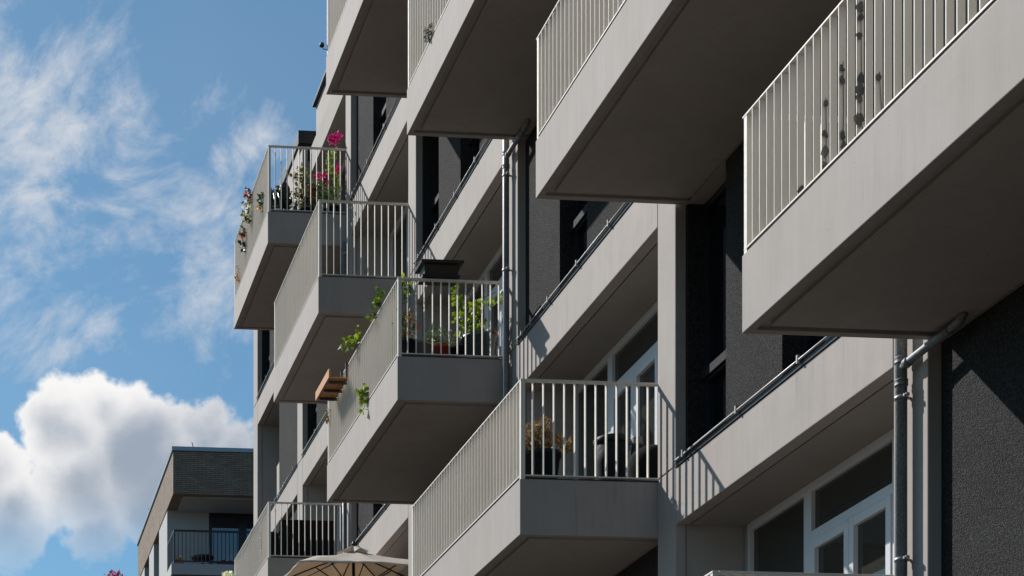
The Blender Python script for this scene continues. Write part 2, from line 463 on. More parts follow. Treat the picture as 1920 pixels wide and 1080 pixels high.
def window_dark(y0, y1, z0, z1):
    """tall anthracite window set in the dark wall"""
    x = 1.615
    w = MB()
    f = 0.06
    w.box(x, x+0.07, y0, y0+f, z0, z1).box(x, x+0.07, y1-f, y1, z0, z1)
    w.box(x, x+0.07, y0+f, y1-f, z1-f, z1).box(x, x+0.07, y0+f, y1-f, z0, z0+f)
    zt = z0+0.86
    w.box(x-0.012, x+0.07, y0+f, y1-f, zt-0.05, zt+0.05)
    o = w.build('window', 'anthracite_metal', bld)
    MB().box(x+0.03, x+0.045, y0+f, y1-f, z0+f, zt-0.05).build('pane', 'dark_window_glass', o)
    MB().box(x+0.03, x+0.045, y0+f, y1-f, zt+0.05, z1-f).build('pane', 'dark_window_glass', o)
    MB().box(x-0.05, x-0.013, y0+0.01, y1-0.01, zt-0.03, zt+0.05).build('guard_rail', 'slate_plastic', o)

def dark_wall(y0, y1, z0, z1, openings):
    """stucco panels left and right of, the windows between"""
    y = y1
    for (a, b) in sorted(openings, reverse=True):   # from the far end
        if y - b > 0.03: MB().box(XD, 2.24, b, y, z0, z1).build('stucco_panel', 'dark_stucco', bld)
        window_dark(a+0.002, b-0.002, z0, z1-0.002)
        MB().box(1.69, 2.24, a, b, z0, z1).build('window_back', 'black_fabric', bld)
        y = a
    if y - y0 > 0.03: MB().box(XD, 2.24, y0, y, z0, z1).build('stucco_panel', 'dark_stucco', bld)

def loggia(y0, y1, zb, zc, open_door=False):
    """recessed wall with white framed window and double door; zb floor, zc ceiling"""
    x = XL
    yf = y1-0.08                       # far edge of glazing
    ym = yf-1.08; yd = ym-0.13; ye = yd-1.36
    MB().box(x, 2.24, y0+0.003, ye-0.003, zb, zc).build('loggia_wall', 'plaster', bld)
    MB().box(x, 2.24, yf+0.003, y1-0.003, zb, zc).build('loggia_wall', 'plaster', bld)
    f = 0.055; top = zc-0.03
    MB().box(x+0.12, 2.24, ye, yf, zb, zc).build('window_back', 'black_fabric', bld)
    w = MB()
    d0, d1 = x-0.01, x+0.08
    w.box(d0, d1, ye, yf, top-0.05, zc-0.002)
    w.box(d0, d1, ye, yf, zb, zb+0.06)
    w.box(d0, d1, yf-f, yf, zb+0.06, top-0.05).box(d0, d1, ye, ye+f, zb+0.06, top-0.05)
    w.box(d0, d1, yd, ym, zb+0.06, top-0.05)                      # mullion
    tz = top-0.40
    w.box(d0, d1, ye+f, yd, tz-0.09, tz)                          # transom
    o = w.build('window', 'white_frame', bld, bevel=0.004)
    MB().box(x+0.03, x+0.045, ym, yf-f, zb+0.06, top-0.05).build('pane', 'window_glass', o)
    MB().box(x+0.03, x+0.045, ye+f, yd, tz, top-0.05).build('pane', 'window_glass', o)
    mid = (ye+f+yd)/2
    for (a, b) in ((ye+f+0.004, mid-0.003), (mid+0.003, yd-0.004)):
        q = MB(); e = 0.075; t0, t1 = zb+0.065, tz-0.095
        e0, e1 = d0-0.012, d1-0.02
        q.box(e0, e1, a, a+e, t0, t1).box(e0, e1, b-e, b, t0, t1).box(e0, e1, a+e, b-e, t1-e, t1).box(e0, e1, a+e, b-e, t0, t0+0.11)
        q.build('door_leaf', 'white_frame', o, bevel=0.004)
        MB().box(x+0.02, x+0.032, a+e, b-e, t0+0.11, t1-e).build('pane', 'window_glass', o)
    MB().box(d0-0.06, d0-0.013, mid+0.012, mid+0.035, zb+1.0, zb+1.12).build('door_handle', 'coping_steel', o)

WIN1 = lambda y0, y1: [(y1-0.85, y1-0.05), (y1-2.75, y1-1.90)]
WIN2 = lambda y0, y1: [(y1-2.02, y1-1.17)]
for nm, (y0, y1) in BAYS.items():
    if nm == 'g': continue
    for n in range(-2, 5):
        zf, zc = ZF(n), ZF(n+1)
        if n == 4: zc = ROOF
        is_log = (BI[nm]+n) % 2 == 0
        # floor slab behind the face
        xs = 1.443 if is_log else 1.50
        if n > -2:
            MB().box(xs, 2.24, y0+0.006, y1-0.006, zf, zf+0.50).build('floor_slab', 'ceiling_concrete', bld)
        if n == 4: continue
        if is_log:
            loggia(y0, y1, zf+0.50, zc)
        else:
            if n > -2: spandrel(y0, y1, zf)
            zb = zf+0.50 if n > -2 else GZ
            dark_wall(y0, y1, zb, zc, WIN1(y0, y1) if nm in 'bdfz' else WIN2(y0, y1))
    # roof parapet
    if nm == 'f':
        MB().box(1.62, 1.80, y0+0.01, y1-0.03, 12.28, ROOF).build('parapet', 'concrete', bld, bevel=0.01)
        MB().box(1.55, 1.86, y0+0.01, y1+0.01, ROOF+0.003, ROOF+0.05).build('parapet_cap', 'anthracite_metal', bld)
        MB().box(1.81, 2.24, y0+0.01, y1-0.03, 12.30, 12.5).build('roof_soffit', 'ceiling_concrete', bld)
    elif nm not in 'bd':
        spandrel(y0, y1, 12.0, 1.30)
    else:
        spandrel(y0, y1, 12.0, 1.30)
MB().box(1.9, 13.2, 2.5, 33.5, ROOF-0.24, ROOF-0.02).build('roof', 'anthracite_metal', bld)
# last, lower bay
y0, y1 = BAYS['g']
for n in (0, 1, 2, 3):
    MB().box(1.50, 2.24, y0+0.006, y1-0.006, ZF(n), ZF(n)+0.5).build('floor_slab', 'ceiling_concrete', bld)
    spandrel(y0, y1, ZF(n))
for n in (-2, -1, 0, 1, 3):
    dark_wall(y0, y1, ZF(n)+0.5 if n > -2 else GZ, ZF(n+1) if n < 3 else 11.9, [(y1-0.95, y1-0.05), (y1-2.4, y1-1.5)])
MB().box(XD, 2.24, y0, y1-2.05, ZF(2)+0.5, ZF(3)).build('stucco_panel', 'dark_stucco', bld)
loggia(y1-2.75, y1, ZF(2)+0.5, ZF(3))
MB().box(XD+0.06, XD+0.09, y1-2.0, y1-1.45, ZF(2)+0.5, ZF(2)+1.55).build('privacy_panel', 'plaster', bld)
MB().box(XP+0.03, 2.24, 33.70, y1+0.5, 11.9, 12.83).build('parapet', 'concrete', bld, bevel=0.01)
MB().box(XP-0.005, 2.3, 33.55, y1+0.55, 12.84, 13.09).build('parapet_cap', 'anthracite_metal', bld)
MB().box(XP+0.035, 2.24, 33.56, 33.69, 9.4, 12.83).build('party_wall', 'dark_stucco', bld)

# ------------------------------------------------------------------ balconies
BAR = {}
def bar_mesh(h, kind):
    key = (round(h, 3), kind)
    if key not in BAR:
        m = MB()
        if kind == 'front': m.box(-0.023, 0.023, -0.0035, 0.0035, 0, h)
        else: m.box(-0.0045, 0.0045, -0.02, 0.02, 0, h)
        me = bpy.data.meshes.new('bar'); bmesh.ops.recalc_face_normals(m.bm, faces=m.bm.faces); m.bm.to_mesh(me); m.bm.free()
        me.materials.append(MATS['rail_paint'])
        BAR[key] = me
    return BAR[key]
BALC = {}
def balcony(key, y0, y1, n, front=True, near=True):
    """front / near: whether those bars are built singly"""
    zb = ZF(n)
    hs, hr = (0.546, 0.954) if n < 2 else (0.554, 1.136)
    xe = 1.44
    m = MB()
    # outer shell: front, ends, top, underside with a drip groove
    zt = zb+hs-0.012
    def ring(a, z):
        return [(a, y0+a, z), (xe, y0+a, z), (xe, y1-a, z), (a, y1-a, z)]
    pts = ring(0, zt)+ring(0, zb)+ring(0.07, zb)+ring(0.07, zb+0.028)+ring(0.138, zb+0.028)+ring(0.138, zb)
    faces = [(0, 1, 2, 3)]
    for r in range(5):
        for k in range(4):
            a, b = r*4+k, r*4+(k+1) % 4
            faces.append((a, b, b+4, a+4))
    faces.append((20, 21, 22, 23))
    v = [m.bm.verts.new(p) for p in pts]
    for f in faces: m.bm.faces.new([v[i] for i in f])
    b = m.build('balcony', 'concrete', bld, bevel=0.006)
    BALC[key] = b
    MB().box(0.012, xe, y0+0.012, y1-0.012, zt+0.002, zt+0.014).build('dark_gap_strip', 'anthracite_metal', b)  # dark sheet standing in for the shaded gap between slab and bottom rail
    z0 = zb+hs+0.022; z1 = zb+hs+hr
    xf = 0.032; yn = y0+0.030; yf_ = y1-0.030
    # rails
    MB().box(xf-0.024, xf+0.024, y0+0.006, y1+0.012, z1-0.016, z1).build('top_rail', 'rail_paint', b, bevel=0.004)
    MB().box(xf+0.025, 1.40, yn-0.024, yn+0.024, z1-0.022, z1).build('top_rail', 'rail_paint', b, bevel=0.004)
    MB().box(xf+0.025, 1.40, yf_-0.024, yf_+0.024, z1-0.022, z1).build('top_rail', 'rail_paint', b, bevel=0.004)
    MB().box(xf-0.022, xf+0.022, y0+0.008, y1-0.008, z0, z0+0.012).build('bottom_rail', 'rail_paint', b)
    MB().box(xf+0.023, 1.40, yn-0.022, yn+0.022, z0, z0+0.012).build('bottom_rail', 'rail_paint', b)
    MB().box(xf+0.023, 1.40, yf_-0.022, yf_+0.022, z0, z0+0.012).build('bottom_rail', 'rail_paint', b)
    for yy in (yn, yf_):
        MB().box(xf-0.021, xf+0.021, yy-0.021, yy+0.021, zb+hs-0.01, z1-0.0165).build('corner_post', 'rail_paint', b)
    hb = z1-0.022-(z0+0.012)
    zb0 = z0+0.012
    nf = int(round((yf_-yn)/0.104)); ne = 12
    rest = MB()
    for i in range(1, nf):
        yy = yn+(yf_-yn)*i/nf
        if front: copy_mesh('bar', bar_mesh(hb+0.006, 'front'), (xf, yy, zb0), b)
        else: rest.box(xf-0.023, xf+0.023, yy-0.004, yy+0.004, zb0, zb0+hb+0.006)
    for i in range(1, ne+1):
        xx = xf+(XP-xf+0.02)*i/(ne+1)
        if near: copy_mesh('bar', bar_mesh(hb, 'end'), (xx, yn, zb0), b)
        else: rest.box(xx-0.0045, xx+0.0045, yn-0.02, yn+0.02, zb0, zb0+hb)
        rest.box(xx-0.0045, xx+0.0045, yf_-0.02, yf_+0.02, zb0, zb0+hb)
    r = rest.build('bars', 'rail_paint', b); r['kind'] = 'stuff'
    return b
balcony('a0', 7.50, 11.549, 0, near=False)
balcony('b1', 12.024, 15.783, 1, near=False)
balcony('c2', 16.225, 20.366, 2, near=False)
balcony('d3', 20.80, 24.85, 3, front=False, near=False)
balcony('c0', 16.225, 20.19, 0)
balcony('d1', 20.80, 24.79, 1)
balcony('e2', 25.377, 28.964, 2)
balcony('f3', 29.496, 33.089, 3, front=False)
balcony('f1', 29.496, 33.089, 1, front=False)
balcony('b-1', 12.024, 15.78, -1, front=False)
balcony('e0', 25.377, 28.964, 0, front=False, near=False)

# ------------------------------------------------------------------ downpipes
def downpipe(yc, ztop, drains, clamps):
    x = XP-0.068
    m = MB().tube([(x, yc, GZ+0.13), (x, yc, ztop)], 0.040, 16)
    p = m.build('downpipe', 'galvanised', bld)
    for z in [k*3.0-0.08 for k in range(-1, 4) if k*3.0 < ztop]:
        for dz, r in ((0.06, 0.0455), (-0.10, 0.0455)):
            MB().tube([(x, yc, z+dz-0.05), (x, yc, z+dz-0.042), (x, yc, z+dz-0.038), (x, yc, z+dz-0.01), (x, yc, z+dz-0.006), (x, yc, z+dz)], [r-0.003, r+0.002, r, r, r+0.002, r-0.003], 16).build('collar', 'galvanised', p)
    for z in drains:
        pts = [(x, yc-0.01, z-0.105), (x+0.003, yc-0.07, z-0.085), (x+0.03, yc-0.58, z-0.045), (x+0.035, yc-0.66, z-0.035), (x+0.037, yc-0.69, z-0.01), (x+0.037, yc-0.695, z+0.02)]
        b = MB().tube(pts, [0.030, 0.030, 0.030, 0.031, 0.031, 0.031], 14)
        b.build('drain_branch', 'galvanised', p)
        MB().tube([(x+0.001, yc-0.055, z-0.091), (x+0.0045, yc-0.10, z-0.0825)], 0.036, 14).build('collar', 'galvanised', p)
        MB().tube([(x+0.018, yc-0.36, z-0.062), (x+0.0285, yc-0.56, z-0.0466)], 0.034, 14).build('collar', 'galvanised', p)
    for z in clamps:
        c = MB().tube([(x, yc, z-0.012), (x, yc, z+0.012)], 0.0465, 16)
        c.box(x+0.03, XP-0.002, yc-0.008, yc+0.008, z-0.008, z+0.008)
        c.box(x-0.012, x+0.012, yc-0.085, yc-0.04, z-0.010, z+0.010)
        c.tube([(x-0.02, yc-0.066, z), (x+0.02, yc-0.066, z)], 0.010, 8)
        c.build('clamp', 'coping_steel', p)
CL = [-3.1, -1.46, -0.31, 1.54, 2.69, 4.54, 5.69, 7.54, 8.7]
downpipe(11.80, 13.0, [0.0], CL)
downpipe(20.60, 13.0, [6.0, 0.0], CL)
downpipe(29.27, 8.9, [6.0], CL)

# ------------------------------------------------------------------ brick building behind
BX, BY = 0.95, 49.64
bb = thing('brick_building', 'grey-brown brick building with a corner loggia, far behind at the lower left', 'building', (6, 55, GZ))
MB().box(BX, 16, BY, 59.1, 11.10, 12.33).build('roof_band', 'brick', bb)
MB().box(BX-0.04, 16.04, BY-0.04, 59.14, 12.334, 12.45).build('parapet_cap', 'pale_metal', bb)
MB().box(BX, 16, BY, 59.1, GZ, 8.75).build('wall', 'brick', bb)
MB().box(BX-0.06, 16, BY-0.06, BY+1.7, 8.755, 9.07).build('loggia_slab', 'white_plaster_far', bb)
MB().box(BX+0.02, 2.22, BY+1.55, 53.2, 8.755, 11.097).build('loggia_wall', 'white_plaster_far', bb)
MB().box(4.9, 15.9, BY+1.55, 53.2, 8.755, 11.097).build('loggia_wall', 'white_plaster_far', bb)
MB().box(BX+0.32, 15.8, BY+0.22, BY+1.549, 11.05, 11.097).build('loggia_ceiling', 'white_plaster_far', bb)
for (a, b) in ((54.6, 55.9), (57.25, 59.0)):
    MB().box(BX+0.02, 6, a, b, 8.755, 11.097).build('wall_panel', 'white_plaster_far', bb)
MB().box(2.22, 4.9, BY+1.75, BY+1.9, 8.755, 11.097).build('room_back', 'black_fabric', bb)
for (a, b) in ((53.2, 54.6), (55.9, 57.25)):
    w = MB().box(BX+0.22, BX+0.28, a, a+0.06, 8.76, 11.09).box(BX+0.22, BX+0.28, b-0.06, b, 8.76, 11.09).box(BX+0.22, BX+0.28, a+0.06, b-0.06, 9.75, 9.82).build('window', 'anthracite_metal', bb)
    MB().box(BX+0.24, BX+0.26, a+0.06, b-0.06, 8.76, 9.75).build('pane', 'far_glass', w)
    MB().box(BX+0.24, BX+0.26, a+0.06, b-0.06, 9.82, 11.09).build('pane', 'far_glass', w)
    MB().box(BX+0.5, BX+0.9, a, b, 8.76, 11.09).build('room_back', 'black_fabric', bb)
yy = BY+1.56
w = MB()
for (a, b) in ((2.23, 2.32), (3.12, 3.36), (4.20, 4.32), (4.80, 4.90)):
    w.box(a, b, yy, yy+0.08, 9.075, 11.02)
for (a, b) in ((2.32, 3.12), (3.36, 4.20), (4.32, 4.80)):
    w.box(a, b, yy, yy+0.08, 10.93, 11.02).box(a, b, yy, yy+0.08, 9.075, 9.17)
w = w.build('window', 'anthracite_metal', bb)
for (a, b) in ((2.32, 3.12), (3.36, 4.20), (4.32, 4.80)):
    MB().box(a, b, yy+0.03, yy+0.05, 9.17, 10.93).build('pane', 'far_glass', w)
r = MB().box(BX+0.02, 5.2, BY+0.02, BY+0.06, 10.02, 10.07).box(BX+0.02, BX+0.06, BY+0.06, BY+1.5, 10.02, 10.07)
r.box(BX+0.02, 5.2, BY+0.02, BY+0.06, 9.14, 9.18).box(BX+0.02, BX+0.06, BY+0.06, BY+1.5, 9.14, 9.18).box(BX+0.018, BX+0.062, BY+0.018, BY+0.062, 9.075, 10.019)
r = r.build('railing', 'anthracite_metal', bb)
me = None
for i in range(36):
    if me is None:
        o = MB().box(BX+0.14, BX+0.16, BY+0.03, BY+0.05, 9.181, 10.019).build('bar', 'anthracite_metal', r); me = o.data; w0 = WL[o]
    else:
        copy_mesh('bar', me, w0+Vector((0.115*i, 0, 0)), r)
for i in range(12):
    copy_mesh('bar', me, (BX+0.04, BY+0.16+0.115*i, 9.181), r)
MB().tube([(1.72, 50.4, 12.45), (1.60, 50.4, 12.86)], 0.012, 6).build('antenna', 'black_fabric', bb)
MB().lathe((1.05, 56.0, 12.45), [(0.04, 0), (0.045, 0.05), (0.09, 0.10), (0.10, 0.18), (0.05, 0.24)], 10).build('roof_vent', 'black_fabric', bb)

# ------------------------------------------------------------------ patio umbrella
UX, UY, UZ = 0.90, 26.95, 2.96
um = thing('patio_umbrella', 'open beige canvas patio umbrella standing on a lower balcony', 'umbrella', (UX, UY, 0.53))
m = MB(); R = 1.22; rings = []; UR = math.radians(4)
def rim(a, t):
    """square outline with rounded-off middle rings, edge pulled in between the ribs"""
    q = a % (math.pi/4); ph = q/(math.pi/4); sag = math.sin(math.pi*ph)
    sq = 1.0/max(abs(math.cos(a)), abs(math.sin(a)))
    return (R*t*(1+(sq-1)*min(1, t*1.4)))*(1-0.035*sag*t), sag
for r_ in range(0, 13):
    t = 0.08+0.92*r_/12.0
    ring = []
    for k in range(64):
        a = 2*math.pi*k/64
        rr, sag = rim(a, t)
        z = -0.01-0.53*t - 0.018*sag*math.sin(math.pi*t) + 0.010*random.uniform(-1, 1)*t + (0.008*sag if t > 0.95 else 0) - 0.06*max(0, (rr/R-1))
        ring.append(m.bm.verts.new((UX+rr*math.cos(a+UR), UY+rr*math.sin(a+UR), UZ+z)))
    rings.append(ring)
ring = []
for k in range(64):
    c = rings[-1][k].co
    ring.append(m.bm.verts.new((UX+(c.x-UX)*1.004, UY+(c.y-UY)*1.004, c.z-0.022)))
rings.append(ring)
for i in range(len(rings)-1):
    for k in range(64):
        f = m.bm.faces.new((rings[i][k], rings[i][(k+1) % 64], rings[i+1][(k+1) % 64], rings[i+1][k])); f.smooth = True
cn = m.build('canopy', 'canvas', um, solid=0.004)
m = MB(); v0 = m.bm.verts.new((UX, UY, UZ+0.07)); rg = []
for k in range(32):
    a = 2*math.pi*k/32+0.2; rr = 0.24+0.03*math.cos(8*a)
    rg.append(m.bm.verts.new((UX+rr*math.cos(a), UY+rr*math.sin(a), UZ-0.075+0.03*math.cos(8*(a-0.2)))))
for k in range(32): m.bm.faces.new((v0, rg[k], rg[(k+1) % 32]))
m.build('vent_cap', 'canvas', um, solid=0.004)
MB().lathe((UX, UY, UZ+0.06), [(0.045, 0), (0.05, 0.02), (0.02, 0.035), (0.022, 0.06), (0.006, 0.075)], 12).build('finial', 'black_plastic', um)
MB().tube([(UX, UY, 0.56), (UX, UY, UZ-0.02)], 0.024, 14).build('pole', 'black_plastic', um)
MB().lathe((UX, UY, 0.535), [(0.27, 0), (0.27, 0.05), (0.06, 0.09), (0.05, 0.30), (0.03, 0.30)], 24).build('base', 'grey_plastic', um)
MB().lathe((UX, UY, UZ-0.70), [(0.03, 0), (0.05, 0.01), (0.05, 0.06), (0.03, 0.07)], 14).build('hub', 'black_plastic', um)
for k in range(8):
    a = 2*math.pi*k/8; L = rim(a, 1.0)[0]; c, s = math.cos(a+UR), math.sin(a+UR)
    MB().tube([(UX+0.03*c, UY+0.03*s, UZ-0.07), (UX+0.5*L*c, UY+0.5*L*s, UZ-0.30), (UX+0.95*L*c, UY+0.95*L*s, UZ-0.54-0.06*max(0, L/R-1))], 0.011, 8).build('rib', 'black_plastic', um)
    MB().tube([(UX+0.04*c, UY+0.04*s, UZ-0.66), (UX+0.5*L*c, UY+0.5*L*s, UZ-0.315)], 0.010, 8).build('strut', 'black_plastic', um)

# ------------------------------------------------------------------ plants and loose things
rnd = random.Random(11)
def pot(parent, c, r0, r1, h, m, rim=0.015):
    return MB().lathe(c, [(r0*0.9, 0), (r0, 0.01), (r1, h-0.04), (r1+rim, h-0.04), (r1+rim, h), (r1-0.01, h), (r1-0.025, h-0.05)], 28).build('pot', m, parent)
def soil(parent, c, r, z):
    return MB().lathe((c[0], c[1], z), [(r, 0), (r, 0.01)], 20).build('soil', 'bark', parent)
def twigs(parent, c, z0, tips, r=0.006, name='stem'):
    m = MB()
    for t in tips:
        a = Vector((c[0], c[1], z0)); b = Vector(t); mid = (a+b)/2+Vector((rnd.uniform(-.04, .04), rnd.uniform(-.04, .04), 0.04))
        m.tube([a, mid, b], [r, r*0.7, r*0.35], 5)
    return m.build(name, 'bark', parent)
ZD, ZC, ZA, ZE = 0.551, 3.551, 9.509, 3.551

# -- balcony with the dried plant
c = (0.47, 17.0, ZD)
t = thing('potted_plant', 'dried brown plant in a black pot behind balcony railing', 'plant', c)
pot(t, c, 0.14, 0.19, 0.49, 'slate_plastic'); soil(t, c, 0.16, ZD+0.44)
tips = [(c[0]+rnd.uniform(-.2, .2), c[1]+rnd.uniform(-.2, .2), ZD+rnd.uniform(0.6, 0.85)) for _ in range(16)]+[(0.74, 16.95, 1.22), (0.30, 17, 1.2), (0.52, 17, 1.46)]
twigs(t, c, ZD+0.44, tips)
m = MB()
for (dx, dy, dz, rx, rz, n) in ((0, 0, .66, .15, .15, 190), (-.13, 0, .64, .10, .12, 110), (.13, 0, .62, .10, .12, 110), (.03, 0, .80, .09, .08, 70), (.27, 0, .58, .05, .05, 40), (-.21, 0, .58, .05, .06, 40), (-.17, 0, .50, .04, .04, 16)):
    m.leafs((c[0]+dx, c[1]+dy, ZD+dz), (rx, rx, rz), n, 0.066, rnd, 0.0, 0.5, 0.42)
m.build('foliage', 'leaf_dry', t, normals=False)
c = (1.42, 17.55, ZD)
t = thing('storage_bin', 'tall dark plastic bin with a lid on the balcony with the dried plant', 'bin', c)
MB().lathe(c, [(0.145, 0), (0.15, 0.02), (0.172, 0.60), (0.178, 0.80), (0.165, 0.80)], 28).build('body', 'slate_plastic', t)
MB().lathe((c[0], c[1], ZD+0.80), [(0.185, 0), (0.187, 0.05), (0.175, 0.07), (0.12, 0.085), (0.05, 0.09)], 28).build('lid', 'black_plastic', t)
c = (1.62, 17.0, ZD)
t = thing('kettle_grill', 'round black covered grill beside the pilaster, on balcony with the dried plant', 'grill', c)
MB().lathe(c, [(0.21, 0.0), (0.23, 0.2), (0.25, 0.36), (0.24, 0.46), (0.18, 0.55), (0.08, 0.60), (0.02, 0.61)], 24).build('cover', 'black_fabric', t)
MB().box(1.52, 1.62, 17.22, 17.30, 1.26, 1.34).build('side_shelf', 'grey_plastic', t, bevel=0.01)
MB().box(1.52, 1.62, 17.21, 17.29, 1.16, 1.258).build('control_panel', 'black_plastic', t, bevel=0.008)
MB().box(1.52, 1.62, 17.22, 17.30, 1.11, 1.158).build('side_shelf', 'grey_plastic', t, bevel=0.01)
MB().box(1.55, 1.58, 17.24, 17.28, ZD, 1.109).build('leg', 'pale_metal', t)

# -- balcony with the lime green vine
c = (1.18, 21.35, ZC)
t = thing('potted_vine', 'lime green climbing vine in a big dark teal tub', 'plant', c)
pot(t, c, 0.17, 0.21, 0.47, 'teal_plastic'); soil(t, c, 0.185, ZC+0.42)
vt = MB(); path = [(1.10, 21.3, ZC+.42), (0.98, 21.25, ZC+.60), (0.90, 21.2, ZC+.85), (0.86, 21.2, ZC+1.05)]
vt.tube(path, [.008, .007, .006, .004], 6)
vt.tube([(1.12, 21.3, ZC+.42), (1.10, 21.25, ZC+.70), (1.18, 21.2, ZC+.90), (1.36, 21.18, ZC+.98)], [.008, .007, .005, .004], 6)
vt.tube([(1.0, 21.3, ZC+.42), (1.0, 21.3, ZC+1.1)], .006, 6)
vt.build('stem', 'bark', t)
m = MB()
for (x, z, rx, rz, n) in ((.86, 1.02, .07, .07, 26), (.92, .88, .09, .09, 40), (.93, .70, .09, .10, 44), (.95, .55, .07, .08, 26), (1.10, .74, .10, .10, 44), (1.14, .60, .10, .09, 40), (1.16, .84, .10, .06, 36), (1.28, .90, .09, .05, 30), (1.40, .92, .07, .05, 18), (1.06, .50, .12, .05, 30)):
    m.leafs((x-0.01, 21.25, ZC+z), (rx, 0.12, rz), int(n*0.9), 0.066, rnd, 0.0, 0.4, 0.85)
m.build('foliage', 'leaf_lime', t, normals=False)
MB().tube([(1.30, 21.15, ZC+.475), (1.36, 21.2, ZC+.485), (1.40, 21.3, ZC+.48)], .018, 8).build('hose', 'red_plastic', t)
c = (0.75, 21.5, ZC)
t = thing('potted_plant', 'leafy bush in a red pot, beside the teal tub', 'plant', c)
pot(t, c, 0.085, 0.115, 0.40, 'red_plastic')
m = MB()
m.leafs((0.72, 21.5, ZC+.50), (.19, .17, .14), 150, .07, rnd, 0, 0.1, .4).leafs((.62, 21.5, ZC+.44), (.1, .1, .12), 60, .06, rnd, 0, 0, .4)
m.build('foliage', 'leaf_green', t, normals=False)
twigs(t, c, ZC+.38, [(.6, 21.5, ZC+.55), (.75, 21.5, ZC+.62), (.85, 21.5, ZC+.55)])
c = (0.955, 21.42, ZC)
t = thing('plant_pot', 'small dark pot with bare stalks, between the red pot and the teal tub', 'pot', c)
pot(t, c, 0.075, 0.095, 0.36, 'slate_plastic')
twigs(t, c, ZC+.33, [(.90, 21.4, ZC+.58), (1.0, 21.4, ZC+.62), (.96, 21.4, ZC+.66), (.86, 21.42, ZC+.52)], .007)
c = (0.36, 21.3, ZC)
t = thing('planter_bowl', 'low grey bowl behind the railing of the vine balcony', 'bowl', c)
MB().lathe(c, [(0.12, 0), (0.16, 0.05), (0.20, 0.28), (0.215, 0.28), (0.215, 0.31), (0.19, 0.31)], 26).build('bowl', 'grey_plastic', t)
c = (0.16, 21.0, ZC)
t = thing('flowering_plant', 'bushy red and orange flowers at the corner of the vine balcony', 'plant', c)
pot(t, c, 0.09, 0.11, 0.24, 'slate_plastic')
m = MB(); m.leafs((.15, 21.0, ZC+.45), (.13, .13, .22), 130, .06, rnd, 0, 0, .5).leafs((.13, 20.98, ZC+.85), (.09, .09, .16), 70, .06, rnd, 0, 0, .5)
m.build('foliage', 'leaf_green', t, normals=False)
m = MB(); m.leafs((.20, 20.98, ZC+.46), (.13, .13, .20), 46, .05, rnd, 0.3, 0, .8); m.build('blossom', 'petal_orange', t, normals=False)
m = MB(); m.leafs((.12, 20.96, ZC+.94), (.08, .08, .09), 30, .06, rnd, 0.0, 0, .8); m.build('foliage', 'leaf_lime', t, normals=False)
twigs(t, c, ZC+.22, [(.15, 21, ZC+.6), (.2, 21, ZC+.5), (.12, 20.98, ZC+1.0), (.1, 21, ZC+.8)])
c = (0.54, 20.86, 4.50)
t = thing('window_box', 'black window box with a wide rim sitting on the railing', 'planter', c)
def taper(m, cx, cy, z0, z1, hx0, hy0, hx1, hy1):
    p = [(cx-hx0, cy-hy0, z0), (cx+hx0, cy-hy0, z0), (cx+hx0, cy+hy0, z0), (cx-hx0, cy+hy0, z0), (cx-hx1, cy-hy1, z1), (cx+hx1, cy-hy1, z1), (cx+hx1, cy+hy1, z1), (cx-hx1, cy+hy1, z1)]
    return m.poly(p, [(3, 2, 1, 0), (4, 5, 6, 7), (0, 1, 5, 4), (1, 2, 6, 5), (2, 3, 7, 6), (3, 0, 4, 7)])
taper(MB(), .55, 20.90, 4.545, 4.665, .205, .09, .225, .12).build('trough', 'dark_brown', t, bevel=0.004)
taper(MB(), .545, 20.90, 4.667, 4.70, .262, .17, .270, .175).build('rim', 'dark_brown', t, bevel=0.003)
taper(MB(), .54, 20.90, 4.510, 4.543, .235, .12, .235, .12).build('tray', 'dark_brown', t, bevel=0.003)
for x in (.40, .66):
    MB().lathe((x, 20.86, 4.501), [(0.02, 0), (0.02, 0.008)], 8).build('clamp', 'coping_steel', t)
# folding shelf on the outside of the front railing
t = thing('wooden_shelf', 'orange-brown wooden shelf hung on the outside of the balcony railing', 'shelf', (-0.12, 23.65, 4.25))
MB().box(-0.285, -0.262, 23.38, 24.25, 4.262, 4.385).build('front_board', 'wood', t, bevel=0.003)
for k in range(3):
    MB().box(-0.258+0.082*k, -0.180+0.082*k, 23.4, 24.23, 4.26, 4.28).build('plank', 'wood', t, bevel=0.003)
for yy in (23.5, 23.80, 24.10):
    MB().box(-0.255, 0.0, yy, yy+0.03, 4.225, 4.258).box(-0.02, 0.005, yy, yy+0.03, 4.28, 4.52).build('bracket', 'anthracite_metal', t)
def sprig(name, label, base, blobs, m, size, base2=None, cat='plant', petals=None, droop=0.4, narrow=0.75):
    t = thing(name, label, cat, base)
    mb = MB()
    for (p, r, n) in blobs: mb.leafs(p, (r, r, r*1.1) if not isinstance(r, tuple) else r, n, size, rnd, 0.0, droop, narrow)
    mb.build('foliage', m, t, normals=False)
    if petals:
        mb = MB()
        for (p, r, n) in petals[1]: mb.leafs(p, (r, r, r), n, size*0.8, rnd, 0.2, 0, 0.9)
        mb.build('blossom', petals[0], t, normals=False)
    st = MB()
    for (p, r, n) in blobs: 
        if (Vector(p)-Vector(base)).length > 0.02: st.tube([base, ((Vector(p)+Vector(base))/2+Vector((0, 0, .02))), p], [.004, .003, .002], 5)
        else: st.tube([(base[0], base[1], base[2]-.03), base], .004, 5)
    st.build('stem', 'bark', t)
    return t
sprig('vine_sprig', 'bright green sprig spilling over the railing top above the wooden shelf', (0.03, 22.95, 4.50), [((-.09, 23.0, 4.60), .08, 22), ((-.01, 22.95, 4.60), .08, 18), ((-.15, 23.05, 4.57), .05, 10), ((.03, 22.9, 4.70), .06, 8)], 'leaf_lime', 0.08)
